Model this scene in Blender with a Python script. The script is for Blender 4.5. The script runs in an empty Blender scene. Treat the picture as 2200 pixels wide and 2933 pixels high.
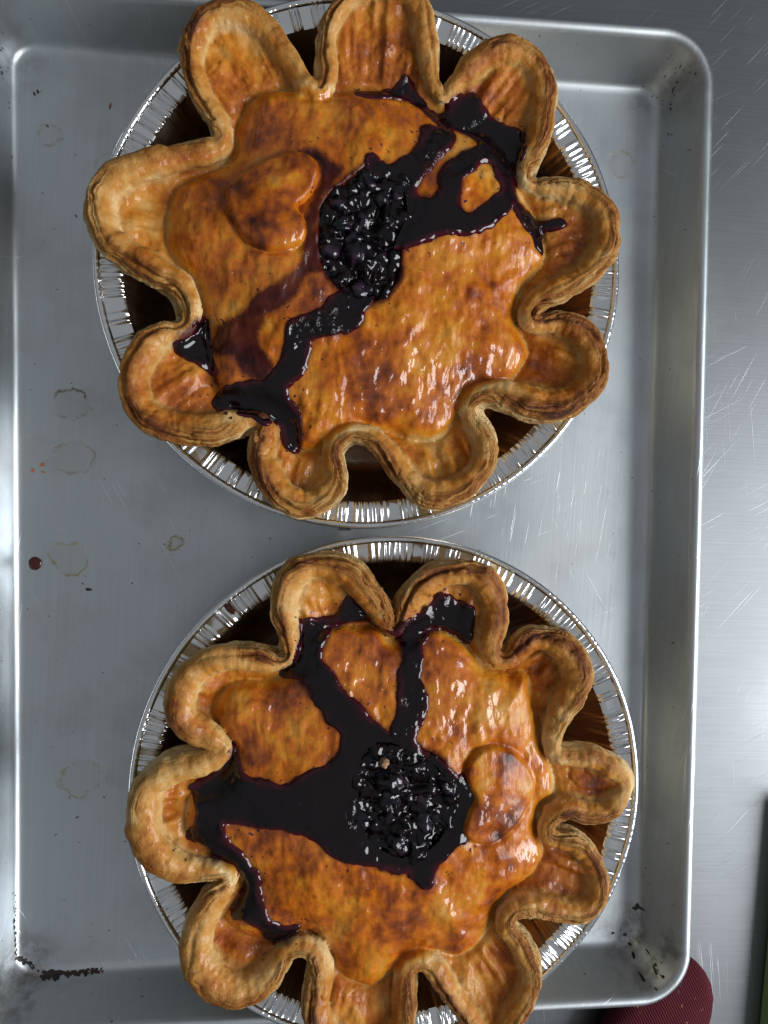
import bpy, bmesh, math, json, random
import numpy as np
from mathutils import Vector

# ------------------------------------------------------------------ camera, world, lights, exposure
scene = bpy.context.scene
MM = 0.001
cam_data = bpy.data.cameras.new('camera')
cam = bpy.data.objects.new('camera', cam_data)
scene.collection.objects.link(cam)
cam.location = (-16.53*MM, 17.34*MM, 364.65*MM)
cam.rotation_mode = 'XYZ'
cam.rotation_euler = (-0.03522, -0.09628, 0.01242)
cam_data.sensor_fit = 'VERTICAL'
cam_data.sensor_height = 24.0
cam_data.lens = 24.0*2203.0/2933.0
cam_data.clip_start = 0.01
cam_data.clip_end = 50
scene.camera = cam

world = bpy.data.worlds.new('World'); scene.world = world
world.use_nodes = True
world.node_tree.nodes['Background'].inputs[0].default_value = (0.90, 0.95, 1.0, 1)
# a plain room: pale lit ceiling overhead, dimmer walls towards the horizon
_wt = world.node_tree
_g = _wt.nodes.new('ShaderNodeTexCoord'); _sx = _wt.nodes.new('ShaderNodeSeparateXYZ'); _mr = _wt.nodes.new('ShaderNodeMapRange')
_mr.interpolation_type = 'SMOOTHSTEP'
_wt.links.new(_g.outputs['Generated'], _sx.inputs[0]); _wt.links.new(_sx.outputs[2], _mr.inputs[0])
for _i, _v in enumerate((0.15, 0.85, 0.09, 0.27)): _mr.inputs[_i+1].default_value = _v
_wt.links.new(_mr.outputs[0], _wt.nodes['Background'].inputs[1])

def area(name, loc, target, sx, sy, power, col):
    L = bpy.data.lights.new(name, 'AREA'); L.shape = 'RECTANGLE'; L.size = sx; L.size_y = sy
    L.energy = power; L.color = col
    o = bpy.data.objects.new(name, L); scene.collection.objects.link(o)
    o.location = loc
    o.rotation_euler = (Vector(target)-Vector(loc)).to_track_quat('-Z', 'Y').to_euler()
    return o
area('window_light', (1.30, -0.36, 0.86), (0, 0, 0), 0.95, 0.9, 34.0, (0.93, 0.965, 1.0))

vs = scene.view_settings
vs.view_transform = 'Standard'; vs.look = 'None'; vs.exposure = 0.0; vs.gamma = 1.0
vs.use_curve_mapping = False

# ------------------------------------------------------------------ helpers
C = scene.collection
rng = np.random.default_rng(7); random.seed(7)

def link(o, parent=None):
    C.objects.link(o)
    if parent is not None: o.parent = parent
    return o
def empty(name, loc, label, cat, group=None):
    o = bpy.data.objects.new(name, None); C.objects.link(o)
    o.location = loc; o.empty_display_size = 0.02
    tag(o, label, cat, group); return o
def tag(o, label=None, cat=None, group=None, kind=None):
    if label: o['label'] = label
    if cat: o['category'] = cat
    if group: o['group'] = group
    if kind: o['kind'] = kind
    return o
def mesh_np(name, V, F, mat, parent=None, smooth=True, attrs=None):
    me = bpy.data.meshes.new(name)
    V = np.asarray(V, np.float32); F = np.asarray(F, np.int32)
    n, k = F.shape
    me.vertices.add(len(V)); me.vertices.foreach_set('co', V.ravel())
    me.loops.add(n*k); me.loops.foreach_set('vertex_index', F.ravel())
    me.polygons.add(n); me.polygons.foreach_set('loop_start', np.arange(0, n*k, k, dtype=np.int32))
    me.polygons.foreach_set('use_smooth', np.full(n, smooth))
    me.update(calc_edges=True); me.validate()
    for a, vals in (attrs or {}).items():
        at = me.attributes.new(a, 'FLOAT', 'POINT'); at.data.foreach_set('value', np.asarray(vals, np.float32))
    if mat: me.materials.append(mat)
    return link(bpy.data.objects.new(name, me), parent)

# --- value noise in numpy
_T = rng.random(4096).astype(np.float32)
def _h(i, j, k): return _T[((i*73856093) ^ (j*19349663) ^ (k*83492791)) & 4095]
def vnoise(x, y, z=0.0):
    x = np.asarray(x, np.float64); y = np.broadcast_to(np.asarray(y, np.float64), x.shape); z = np.broadcast_to(np.asarray(z, np.float64), x.shape)
    i = np.floor(x).astype(np.int64); j = np.floor(y).astype(np.int64); k = np.floor(z).astype(np.int64)
    u = x-i; v = y-j; w = z-k
    u = u*u*(3-2*u); v = v*v*(3-2*v); w = w*w*(3-2*w)
    r = 0
    for a in (0, 1):
        for b in (0, 1):
            for c in (0, 1):
                r = r + _h(i+a, j+b, k+c)*(u if a else 1-u)*(v if b else 1-v)*(w if c else 1-w)
    return r*2-1
def fbm(x, y, z=0.0, o=3):
    r = 0; a = 1.0; f = 1.0
    for q in range(o):
        r = r + a*vnoise(x*f+17.3*q, y*f+5.1*q, z*f+9.7*q); a *= .5; f *= 2.03
    return r
def sstep(a, b, x):
    t = np.clip((x-a)/(b-a), 0, 1); return t*t*(3-2*t)

def spline(P, step):
    """closed Catmull-Rom through P, resampled at about step"""
    P = np.asarray(P, float); n = len(P); out = []
    for i in range(n):
        p0, p1, p2, p3 = P[(i-1) % n], P[i], P[(i+1) % n], P[(i+2) % n]
        m = max(2, int(np.linalg.norm((p2-p1)[:2])/step))
        t = (np.arange(m)/m)[:, None]
        out.append(.5*((2*p1)+(-p0+p2)*t+(2*p0-5*p1+4*p2-p3)*t*t+(-p0+3*p1-3*p2+p3)*t**3))
    return np.concatenate(out)
def inside(X, Y, P):
    r = np.zeros(X.shape, bool); n = len(P)
    for i in range(n):
        x1, y1 = P[i][0], P[i][1]; x2, y2 = P[(i+1) % n][0], P[(i+1) % n][1]
        if y1 == y2: continue
        c = ((y1 > Y) != (y2 > Y))
        r ^= c & (X < (x2-x1)*(Y-y1)/(y2-y1)+x1)
    return r
def nearest(X, Y, P):
    """distance and index of the nearest sample of a closed curve"""
    x = X.ravel().astype(np.float32); y = Y.ravel().astype(np.float32)
    px = P[:, 0].astype(np.float32); py = P[:, 1].astype(np.float32)
    idx = np.empty(len(x), np.int32); d = np.empty(len(x), np.float32)
    for s in range(0, len(x), 20000):
        e = s+20000
        D = (x[s:e, None]-px)**2+(y[s:e, None]-py)**2
        i = D.argmin(1); idx[s:e] = i; d[s:e] = D[np.arange(len(i)), i]
    T = np.roll(P[:, :2], -1, 0)-np.roll(P[:, :2], 1, 0); T /= np.linalg.norm(T, axis=1)[:, None]+1e-9
    ax = x-px[idx]; ay = y-py[idx]
    t = np.clip(ax*T[idx, 0]+ay*T[idx, 1], -.8, .8)
    d = np.sqrt(np.maximum(d-t*t, 0))
    return d.reshape(X.shape), idx.reshape(X.shape)
def sdist(X, Y, P, step=1.0):
    S = spline(P, step); d, _ = nearest(X, Y, S)
    return np.where(inside(X, Y, S), -d, d)
def blur(A, n):
    for _ in range(n):
        A = (A+np.roll(A, 1, 0)+np.roll(A, -1, 0))/3; A = (A+np.roll(A, 1, 1)+np.roll(A, -1, 1))/3
    return A
def bilinear(A, fx, fy):
    i = np.clip(fx.astype(int), 0, A.shape[0]-2); j = np.clip(fy.astype(int), 0, A.shape[1]-2)
    u = fx-i; v = fy-j
    return A[i, j]*(1-u)*(1-v)+A[i+1, j]*u*(1-v)+A[i, j+1]*(1-u)*v+A[i+1, j+1]*u*v

def surface_nets(S):
    ins = S < 0
    cnt = np.zeros(tuple(n-1 for n in S.shape), np.int8)
    for a in (0, 1):
        for b in (0, 1):
            for c in (0, 1):
                cnt += ins[a:S.shape[0]-1+a, b:S.shape[1]-1+b, c:S.shape[2]-1+c]
    act = (cnt > 0) & (cnt < 8)
    I = np.argwhere(act)
    idx = np.full(act.shape, -1, np.int32); idx[act] = np.arange(len(I))
    pos = np.zeros((len(I), 3)); num = np.zeros(len(I))
    corners = [(a, b, c) for a in (0, 1) for b in (0, 1) for c in (0, 1)]
    val = {c: S[I[:, 0]+c[0], I[:, 1]+c[1], I[:, 2]+c[2]] for c in corners}
    for c in corners:
        for ax in range(3):
            if c[ax]: continue
            e = list(c); e[ax] = 1; e = tuple(e)
            v0, v1 = val[c], val[e]; m = (v0 < 0) != (v1 < 0)
            t = v0[m]/(v0[m]-v1[m])
            q = np.tile(np.array(c, float), (m.sum(), 1)); q[:, ax] = t
            pos[m] += q; num[m] += 1
    V = I+pos/num[:, None]
    quads = []
    for ax in range(3):
        b, c = (ax+1) % 3, (ax+2) % 3
        sl0 = [slice(None)]*3; sl1 = [slice(None)]*3
        sl0[ax] = slice(0, -1); sl1[ax] = slice(1, None)
        ch = ins[tuple(sl0)] != ins[tuple(sl1)]
        E = np.argwhere(ch)
        ok = (E[:, b] > 0) & (E[:, c] > 0) & (E[:, b] < S.shape[b]-1) & (E[:, c] < S.shape[c]-1)
        E = E[ok]
        def at(db, dc):
            q = E.copy(); q[:, b] += db; q[:, c] += dc
            return idx[q[:, 0], q[:, 1], q[:, 2]]
        Q = np.stack([at(-1, -1), at(0, -1), at(0, 0), at(-1, 0)], 1)
        fl = ~ins[E[:, 0], E[:, 1], E[:, 2]]
        Q[fl] = Q[fl][:, ::-1]
        quads.append(Q)
    return V, np.concatenate(quads)
def laplace(V, F, n, lam=.5):
    E = np.concatenate([F[:, [0, 1]], F[:, [1, 2]], F[:, [2, 3]], F[:, [3, 0]]])
    a = np.concatenate([E[:, 0], E[:, 1]]); b = np.concatenate([E[:, 1], E[:, 0]])
    deg = np.bincount(a, minlength=len(V)).clip(1)
    for _ in range(n):
        M = np.stack([np.bincount(a, V[b, k], len(V))/deg for k in range(3)], 1)
        V = V+lam*(M-V)
    return V
def vnormals(V, F):
    n = np.cross(V[F[:, 2]]-V[F[:, 0]], V[F[:, 3]]-V[F[:, 1]])
    N = np.stack([sum(np.bincount(F[:, q], n[:, k], len(V)) for q in range(4)) for k in range(3)], 1)
    return N/(np.linalg.norm(N, axis=1)[:, None]+1e-12)
def compact(V, F, attrs=None):
    u, inv = np.unique(F, return_inverse=True)
    return V[u], inv.reshape(F.shape), {k: v[u] for k, v in (attrs or {}).items()}, u

# ------------------------------------------------------------------ materials
class NT:
    def __init__(s, name):
        s.mat = bpy.data.materials.new(name); s.mat.use_nodes = True
        s.t = s.mat.node_tree; s.b = s.t.nodes['Principled BSDF']
        s.co = None
    def n(s, typ, **kw):
        nd = s.t.nodes.new(typ)
        for k, v in kw.items(): setattr(nd, k, v)
        return nd
    def put(s, sock, v):
        if v is None: return
        if hasattr(v, 'is_output') or isinstance(v, bpy.types.NodeSocket): s.t.links.new(v, sock)
        else: sock.default_value = v
    def coord(s):
        if s.co is None: s.co = s.n('ShaderNodeTexCoord').outputs['Object']
        return s.co
    def map(s, scale=(1, 1, 1), rot=(0, 0, 0), loc=(0, 0, 0)):
        m = s.n('ShaderNodeMapping'); s.put(m.inputs[0], s.coord())
        m.inputs['Scale'].default_value = scale; m.inputs['Rotation'].default_value = rot; m.inputs['Location'].default_value = loc
        # rotate first, then scale: chain two mappings
        if any(rot):
            m.inputs['Scale'].default_value = (1, 1, 1)
            m2 = s.n('ShaderNodeMapping'); s.put(m2.inputs[0], m.outputs[0]); m2.inputs['Scale'].default_value = scale
            return m2.outputs[0]
        return m.outputs[0]
    def noise(s, scale, detail=4, rough=.55, vec=None, dist=0.0):
        q = s.n('ShaderNodeTexNoise'); s.put(q.inputs['Vector'], vec if vec is not None else s.coord())
        q.inputs['Scale'].default_value = scale; q.inputs['Detail'].default_value = detail
        q.inputs['Roughness'].default_value = rough; q.inputs['Distortion'].default_value = dist
        return q.outputs['Fac']
    def attr(s, name):
        return s.n('ShaderNodeAttribute', attribute_name=name).outputs['Fac']
    def m(s, op, a, b=0.0, c=None, clamp=False):
        q = s.n('ShaderNodeMath', operation=op, use_clamp=clamp)
        s.put(q.inputs[0], a); s.put(q.inputs[1], b)
        if c is not None: s.put(q.inputs[2], c)
        return q.outputs[0]
    def rng(s, v, a, b, c=0.0, d=1.0, smooth=True):
        q = s.n('ShaderNodeMapRange'); q.interpolation_type = 'SMOOTHSTEP' if smooth else 'LINEAR'
        s.put(q.inputs[0], v)
        for i, x in enumerate((a, b, c, d)): s.put(q.inputs[i+1], x)
        return q.outputs[0]
    def mix(s, f, a, b, blend='MIX'):
        q = s.n('ShaderNodeMix', data_type='RGBA', blend_type=blend)
        s.put(q.inputs[0], f); s.put(q.inputs[6], a if not isinstance(a, tuple) else (*a[:3], 1)); s.put(q.inputs[7], b if not isinstance(b, tuple) else (*b[:3], 1))
        return q.outputs[2]
    def ramp(s, f, stops):
        q = s.n('ShaderNodeValToRGB'); s.put(q.inputs[0], f)
        e = q.color_ramp.elements
        while len(e) < len(stops): e.new(.5)
        for el, (p, c) in zip(e, stops): el.position = p; el.color = (*c, 1)
        return q.outputs[0]
    def bump(s, h, strength, dist, prev=None):
        q = s.n('ShaderNodeBump'); s.put(q.inputs['Height'], h)
        s.put(q.inputs['Strength'], strength); q.inputs['Distance'].default_value = dist
        if prev is not None: s.put(q.inputs['Normal'], prev)
        return q.outputs[0]
    def set(s, **kw):
        for k, v in kw.items():
            k = {'color': 'Base Color', 'rough': 'Roughness', 'metal': 'Metallic', 'normal': 'Normal', 'spec': 'Specular IOR Level', 'coat': 'Coat Weight', 'coatr': 'Coat Roughness', 'sss': 'Subsurface Weight', 'aniso': 'Anisotropic', 'ior': 'IOR', 'sheen': 'Sheen Weight'}[k]
            if isinstance(v, tuple): v = (*v[:3], 1)
            s.put(s.b.inputs[k], v)
        return s.mat

def mat_crust():
    m = NT('baked_pastry')
    bake = m.attr('bake'); gloss = m.attr('gloss'); stain = m.attr('stain')
    big = m.noise(38, 3, .6); mid = m.noise(150, 5, .65); fine = m.noise(560, 5, .65)
    # flaky layers on the cut sides: bands that follow the rope of dough
    cmb = m.n('ShaderNodeCombineXYZ'); m.put(cmb.inputs[0], m.attr('layu')); m.put(cmb.inputs[1], m.attr('lays'))
    lay = m.noise(1.0, 4, .62, cmb.outputs[0]); layg = m.attr('layg')
    laym = m.m('MULTIPLY', m.rng(lay, .52, .40), layg)
    b = m.m('ADD', bake, m.m('MULTIPLY', m.m('SUBTRACT', big, .5), m.rng(gloss, 0, 1, .85, 1.0)))
    b = m.m('ADD', b, m.m('MULTIPLY', m.m('SUBTRACT', mid, .5), m.rng(gloss, 0, 1, .5, .62)))
    b = m.m('ADD', b, m.m('MULTIPLY', m.m('SUBTRACT', fine, .5), m.rng(gloss, 0, 1, .40, .22)))
    b = m.m('ADD', b, m.m('MULTIPLY', laym, .20))
    b = m.m('SUBTRACT', b, m.m('MULTIPLY', m.m('MULTIPLY', m.rng(lay, .54, .66), layg), .26))
    colg = m.ramp(b, [(0.0, (.66, .43, .16)), (.20, (.57, .29, .065)), (.40, (.56, .20, .009)), (.58, (.46, .110, .002)), (.78, (.22, .040, .002)), (1.0, (.045, .010, .003))])
    colr = m.ramp(b, [(0.0, (.68, .48, .23)), (.20, (.56, .33, .115)), (.40, (.45, .205, .042)), (.60, (.31, .105, .014)), (.80, (.16, .040, .006)), (1.0, (.05, .014, .005))])
    col = m.mix(m.rng(gloss, .05, .6), colr, colg)
    # freckles of darker bake
    spk = m.rng(m.noise(700, 3, .5), .64, .72)
    col = m.mix(m.m('MULTIPLY', spk, m.rng(gloss, 0, 1, .15, .45)), col, (.15, .03, .005))
    # thin berry stain soaked into the crust
    sm = m.rng(m.m('ADD', stain, m.m('MULTIPLY', m.m('SUBTRACT', mid, .5), 7.0)), 1.6, -1.6)
    col = m.mix(m.m('MULTIPLY', sm, m.rng(big, .3, .6, .86, 1.0)), col, (.105, .018, .10), 'MULTIPLY')
    # splashed droplets of juice near the stain
    drops = m.m('MULTIPLY', m.rng(m.noise(420, 1, .4), .70, .73), m.rng(stain, 11, 2))
    col = m.mix(drops, col, (.06, .006, .012))
    stre = m.noise(1, 2, .5, m.map((470, 210, 340)))
    st2 = m.noise(1, 1.5, .45, m.map((190, 80, 150)))
    flake = m.noise(420, 6, .7)
    nb = m.bump(st2, .35, .0016)
    nb = m.bump(stre, .30, .0006, nb)
    nb = m.bump(flake, m.rng(gloss, 0, 1, .85, .12), .0008, nb)
    nb = m.bump(m.m('MULTIPLY', lay, layg), 1.0, .0030, nb)
    nc = m.bump(st2, 1.0, .0027); nc = m.bump(stre, .55, .0007, nc)
    m.put(m.b.inputs['Coat Normal'], nc)
    rough = m.m('ADD', m.rng(gloss, 0, 1, .55, .42), m.m('MULTIPLY', m.m('SUBTRACT', mid, .5), .4))
    return m.set(color=col, rough=rough, normal=nb, spec=.28, coat=m.m('MULTIPLY', gloss, m.m('MULTIPLY', m.rng(m.noise(27, 2), .36, .6, .12, .9), m.m('SUBTRACT', 1.0, m.m('MULTIPLY', sm, .65)))), coatr=.09, sss=0.0)
def mat_juice():
    m = NT('blueberry_juice')
    th = m.attr('thick')
    col = m.mix(m.rng(th, 0.0, 1.0), (.048, .003, .008), (.0050, .0020, .0032))
    a = m.noise(520, 3, .6); bsel = m.rng(m.noise(75, 2), .44, .62)
    nb = m.bump(a, m.m('MULTIPLY', m.m('MULTIPLY', bsel, m.attr('rugged')), 1.0), .0011)
    nb = m.bump(m.noise(70, 2), .25, .002, nb)
    return m.set(color=col, rough=.07, normal=nb, spec=.40)
def mat_berry():
    m = NT('cooked_berry')
    n1 = m.noise(160, 3)
    col = m.mix(m.rng(n1, .45, .72), (.004, .0035, .006), (.030, .014, .026))
    nb = m.bump(m.noise(260, 3, .55), .7, .0013)
    return m.set(color=col, rough=m.rng(m.noise(240, 2), .45, .7, .05, .2), normal=nb, spec=.5)
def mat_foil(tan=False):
    m = NT('tan_reflection_foil' if tan else 'foil')
    w = m.noise(1, 3, .5, m.map((60, 60, 60)))
    nb = m.bump(w, .25, .002)
    nb = m.bump(m.noise(700, 2), .12, .0003, nb)
    grime = m.rng(m.noise(45, 4, .7), .60, .74)
    col = m.mix(m.m('MULTIPLY', grime, .35), (.86, .86, .86), (.45, .30, .14))
    if tan: return m.set(color=m.mix(m.noise(50, 4), (.78, .67, .52), (.60, .50, .36)), metal=1.0, rough=m.rng(m.noise(90, 3), .3, .7, .28, .46), normal=nb)  # tan reflection of the crust put into the dish foil's colour
    return m.set(color=col, metal=1.0, rough=m.rng(m.noise(90, 3), .3, .7, .13, .26), normal=nb)
def scratches(m, sx, sy, rot, lo, hi, seed):
    v = m.map((sx, sy, 1), (0, 0, rot), (seed, seed*.7, 0))
    a = m.rng(m.noise(1, 2, .5, v), lo, hi)
    gate = m.rng(m.noise(1, 2, .5, m.map((16, 9, 1), (0, 0, rot), (seed*2, 3, 0))), .45, .62)
    return m.m('MULTIPLY', a, gate)
def mat_pan(rings):
    m = NT('worn_aluminium')
    brush = m.noise(1, 4, .65, m.map((900, 14, 60), (0, 0, .05)))
    cloud = m.noise(14, 4, .6)
    s1 = scratches(m, 1500, 22, .16, .66, .72, 1.3)
    s2 = scratches(m, 1300, 26, -.5, .68, .74, 5.1)
    s3 = scratches(m, 1200, 20, 1.2, .69, .75, 8.4)
    sc = m.m('MAXIMUM', s1, m.m('MAXIMUM', s2, s3))
    col = m.mix(brush, (.51, .545, .57), (.64, .68, .705))
    col = m.mix(m.rng(cloud, .42, .72, 0, .5), col, (.46, .45, .42))
    col = m.mix(m.rng(m.noise(26, 5, .65), .5, .72, 0, .4), col, (.42, .43, .45))
    col = m.mix(m.m('MULTIPLY', sc, .4), col, (.95, .96, .97))
    rough = m.rng(cloud, .3, .7, .36, .52)
    # dried splash rings
    sep = m.n('ShaderNodeSeparateXYZ'); m.put(sep.inputs[0], m.coord())
    wob = m.m('MULTIPLY', m.m('SUBTRACT', m.noise(85, 4, .65), .5), .013)
    brk = m.rng(m.noise(110, 4, .7), .42, .60)
    for (x, y, r, cc, k) in rings:
        dx = m.m('SUBTRACT', sep.outputs[0], x*MM); dy = m.m('SUBTRACT', sep.outputs[1], y*MM)
        d = m.m('ADD', m.m('SQRT', m.m('ADD', m.m('MULTIPLY', dx, dx), m.m('MULTIPLY', dy, dy))), wob)
        band = m.rng(m.m('ABSOLUTE', m.m('SUBTRACT', d, r*MM)), .0012, .0003)
        fillm = m.rng(d, r*MM, (r-1)*MM, 0, .12)
        col = m.mix(m.m('MULTIPLY', m.m('MAXIMUM', m.m('MULTIPLY', band, brk), fillm), k), col, cc)
    # greasy smudges baked into the corners
    gn = m.noise(70, 5, .7)
    for (x, y, r, k) in ((148, -207, 26, .75), (-147, -208, 24, .7), (150, 206, 24, .4), (-152, 205, 26, .35)):
        dx = m.m('SUBTRACT', sep.outputs[0], x*MM); dy = m.m('SUBTRACT', sep.outputs[1], y*MM)
        d = m.m('SQRT', m.m('ADD', m.m('MULTIPLY', dx, dx), m.m('MULTIPLY', dy, dy)))
        gm = m.m('MULTIPLY', m.rng(d, r*MM, r*.15*MM), m.rng(gn, .40, .62))
        col = m.mix(m.m('MULTIPLY', gm, k), col, (.16, .14, .12))
    spots = m.rng(m.noise(330, 2, .4), .74, .77)
    col = m.mix(m.m('MULTIPLY', spots, .7), col, (.08, .06, .045))
    nb = m.bump(brush, .10, .0003)
    nb = m.bump(sc, .35, .0002, nb)
    nb = m.bump(m.noise(9, 2), .18, .006, nb)
    return m.set(color=col, metal=1.0, rough=rough, normal=nb, aniso=.35)
def mat_table():
    m = NT('scratched_steel')
    brush = m.noise(1, 4, .6, m.map((20, 1100, 60), (0, 0, .03)))
    cloud = m.noise(7, 4, .6)
    sc = None
    for i, (rot, sx) in enumerate(((.5, 1500), (.75, 1100), (-.1, 1300), (1.1, 1500))):
        q = scratches(m, sx, 18, rot, .65, .72, 2.2+i*3.1)
        sc = q if sc is None else m.m('MAXIMUM', sc, q)
    col = m.mix(brush, (.19, .197, .205), (.265, .275, .285))
    col = m.mix(m.m('MULTIPLY', sc, .22), col, (.8, .8, .82))
    nb = m.bump(brush, .12, .0002); nb = m.bump(sc, .3, .0002, nb); nb = m.bump(m.noise(6, 2), .12, .006, nb)
    return m.set(color=col, metal=1.0, rough=m.rng(cloud, .3, .7, .42, .52), normal=nb)
def mat_simple(name, col, rough, amp=.25, scale=300, bump=.3, bd=.0004, **kw):
    m = NT(name)
    n = m.noise(scale, 4)
    c = m.mix(m.rng(n, .3, .7), tuple(v*(1-amp) for v in col), tuple(v*(1+amp) for v in col))
    return m.set(color=c, rough=rough, normal=m.bump(n, bump, bd), **kw)
def mat_mitt():
    m = NT('red_ribbed_cloth')
    w = m.n('ShaderNodeTexWave', wave_type='BANDS', bands_direction='X')
    m.put(w.inputs['Vector'], m.map((1, 1, 1), (0, 0, -.45))); w.inputs['Scale'].default_value = 270; w.inputs['Distortion'].default_value = 2.5; w.inputs['Detail'].default_value = 2
    n = m.noise(60, 4)
    col = m.mix(w.outputs['Fac'], (.045, .005, .010), (.12, .012, .022))
    col = m.mix(m.rng(n, .60, .68, 0, .75), col, (.10, .075, .08))
    col = m.mix(m.rng(m.noise(240, 3), .68, .74), col, (.32, .16, .07))
    return m.set(color=col, rough=.9, normal=m.bump(w.outputs['Fac'], .8, .0008), spec=.2)

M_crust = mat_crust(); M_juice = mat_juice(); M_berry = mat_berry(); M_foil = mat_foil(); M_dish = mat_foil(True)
M_pan = mat_pan([(-125.2, 52.6, 7.2, (.20, .15, .07), .8), (-126.1, -17.5, 7.6, (.45, .38, .16), .85), (-121.0, -120.0, 8.5, (.42, .34, .16), .6), (-79.1, -10.3, 3.2, (.34, .28, .10), .8), (-124.0, 28.2, 8.0, (.36, .30, .17), .5), (-133.9, 173.6, 4.5, (.35, .31, .22), .5), (-108.0, 160.0, 7.0, (.42, .40, .33), .4), (133., 174., 6.0, (.45, .38, .22), .5)])
M_table = mat_table()
M_burnt = mat_simple('burnt_residue', (.018, .010, .007), .45, .5)
M_flake = mat_simple('pastry_flake', (.30, .10, .03), .5, .4)
M_drop = NT('dried_juice').set(color=(.050, .008, .005), rough=.12)
M_mitt = mat_mitt()
M_crumb = mat_simple('crumb', (.36, .20, .10), .8, .4, 700, .8)
M_board = mat_simple('green_plastic', (.22, .36, .10), .4, .08, 500, .15)

# ------------------------------------------------------------------ the table and the sheet pan
def grid_sheet(x0, x1, y0, y1, z, n=2):
    xs = np.linspace(x0, x1, n); ys = np.linspace(y0, y1, n)
    V = [(x, y, z) for x in xs for y in ys]
    F = [(i*n+j, (i+1)*n+j, (i+1)*n+j+1, i*n+j+1) for i in range(n-1) for j in range(n-1)]
    return np.array(V), np.array(F)
V, F = grid_sheet(-.9, .9, -.9, .9, -1.6*MM)
tag(mesh_np('table_top', V, F, M_table, smooth=False), kind='structure')

HX, HY, CR = 150.0, 211.3, 10.0        # half size of the pan floor, corner radius (mm)
def rrect(o, n=14):
    """ring of the rounded rectangle offset outward by o (mm)"""
    r = CR+o; pts = []
    for cx, cy, a0 in ((HX-CR, HY-CR, 0), (-HX+CR, HY-CR, 90), (-HX+CR, -HY+CR, 180), (HX-CR, -HY+CR, 270)):
        for i in range(n+1):
            a = math.radians(a0+90*i/n); pts.append((cx+r*math.cos(a), cy+r*math.sin(a)))
    # long sides get intermediate points so they may bow a little
    return np.array(pts)
def loft(rings, close=False):
    V = np.concatenate(rings); n = len(rings[0]); F = []
    for k in range(len(rings)-1):
        for i in range(n):
            j = (i+1) % n
            F.append((k*n+i, k*n+j, (k+1)*n+j, (k+1)*n+i))
    return V, np.array(F)
def ring3(o, z):
    p = rrect(o); return np.c_[p, np.full(len(p), z)]*MM
WALL = [(-9.0, 0), (-4.5, .05), (-2.4, .35), (-.7, 1.2), (.5, 2.9), (1.4, 5.5), (8.2, 21.5), (9.0, 23.2)]
RIM = [(9.0, 23.2), (9.7, 24.5), (10.8, 25.5), (12.2, 25.9), (13.6, 25.4), (14.6, 24.3), (15.0, 22.8), (14.9, 21.3), (14.2, 20.2), (13.0, 19.8), (11.8, 20.4)]
pan = empty('sheet_pan', (0, 0, 0), 'worn aluminium sheet pan with rolled rim holding both pies', 'baking sheet')
V, F = loft([ring3(o, z) for o, z in WALL])
basin = mesh_np('basin', V, F, M_pan, pan)
# pan floor: one sheet inside the first ring, with a faint warp
p0 = rrect(-9.0); n0 = len(p0)
rings = [np.c_[p0*s, 0.25*fbm(p0[:, 0]*s/60+3, p0[:, 1]*s/60, 0)*(1-s)**.5]*MM for s in (1, .97, .9, .75, .55, .35, .15, .02)]
V, F = loft(rings[::-1]); mesh_np('floor', V, F[:, ::-1], M_pan, pan)
V, F = loft([ring3(o, z) for o, z in RIM]); mesh_np('rolled_rim', V, F, M_pan, pan)
# underside, a millimetre below
V, F = loft([ring3(o, z-1.2) for o, z in WALL]); mesh_np('underside', V, F[:, ::-1], M_pan, pan)

def pan_z(x, y):
    ax, ay = abs(x)-(HX-CR), abs(y)-(HY-CR)
    o = (math.hypot(max(ax, 0), max(ay, 0))+min(max(ax, ay), 0))-CR
    if o < -9: return 0.0
    for (o1, z1), (o2, z2) in zip(WALL, WALL[1:]):
        if o <= o2: return z1+(z2-z1)*(o-o1)/(o2-o1)
    return 24.0

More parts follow.
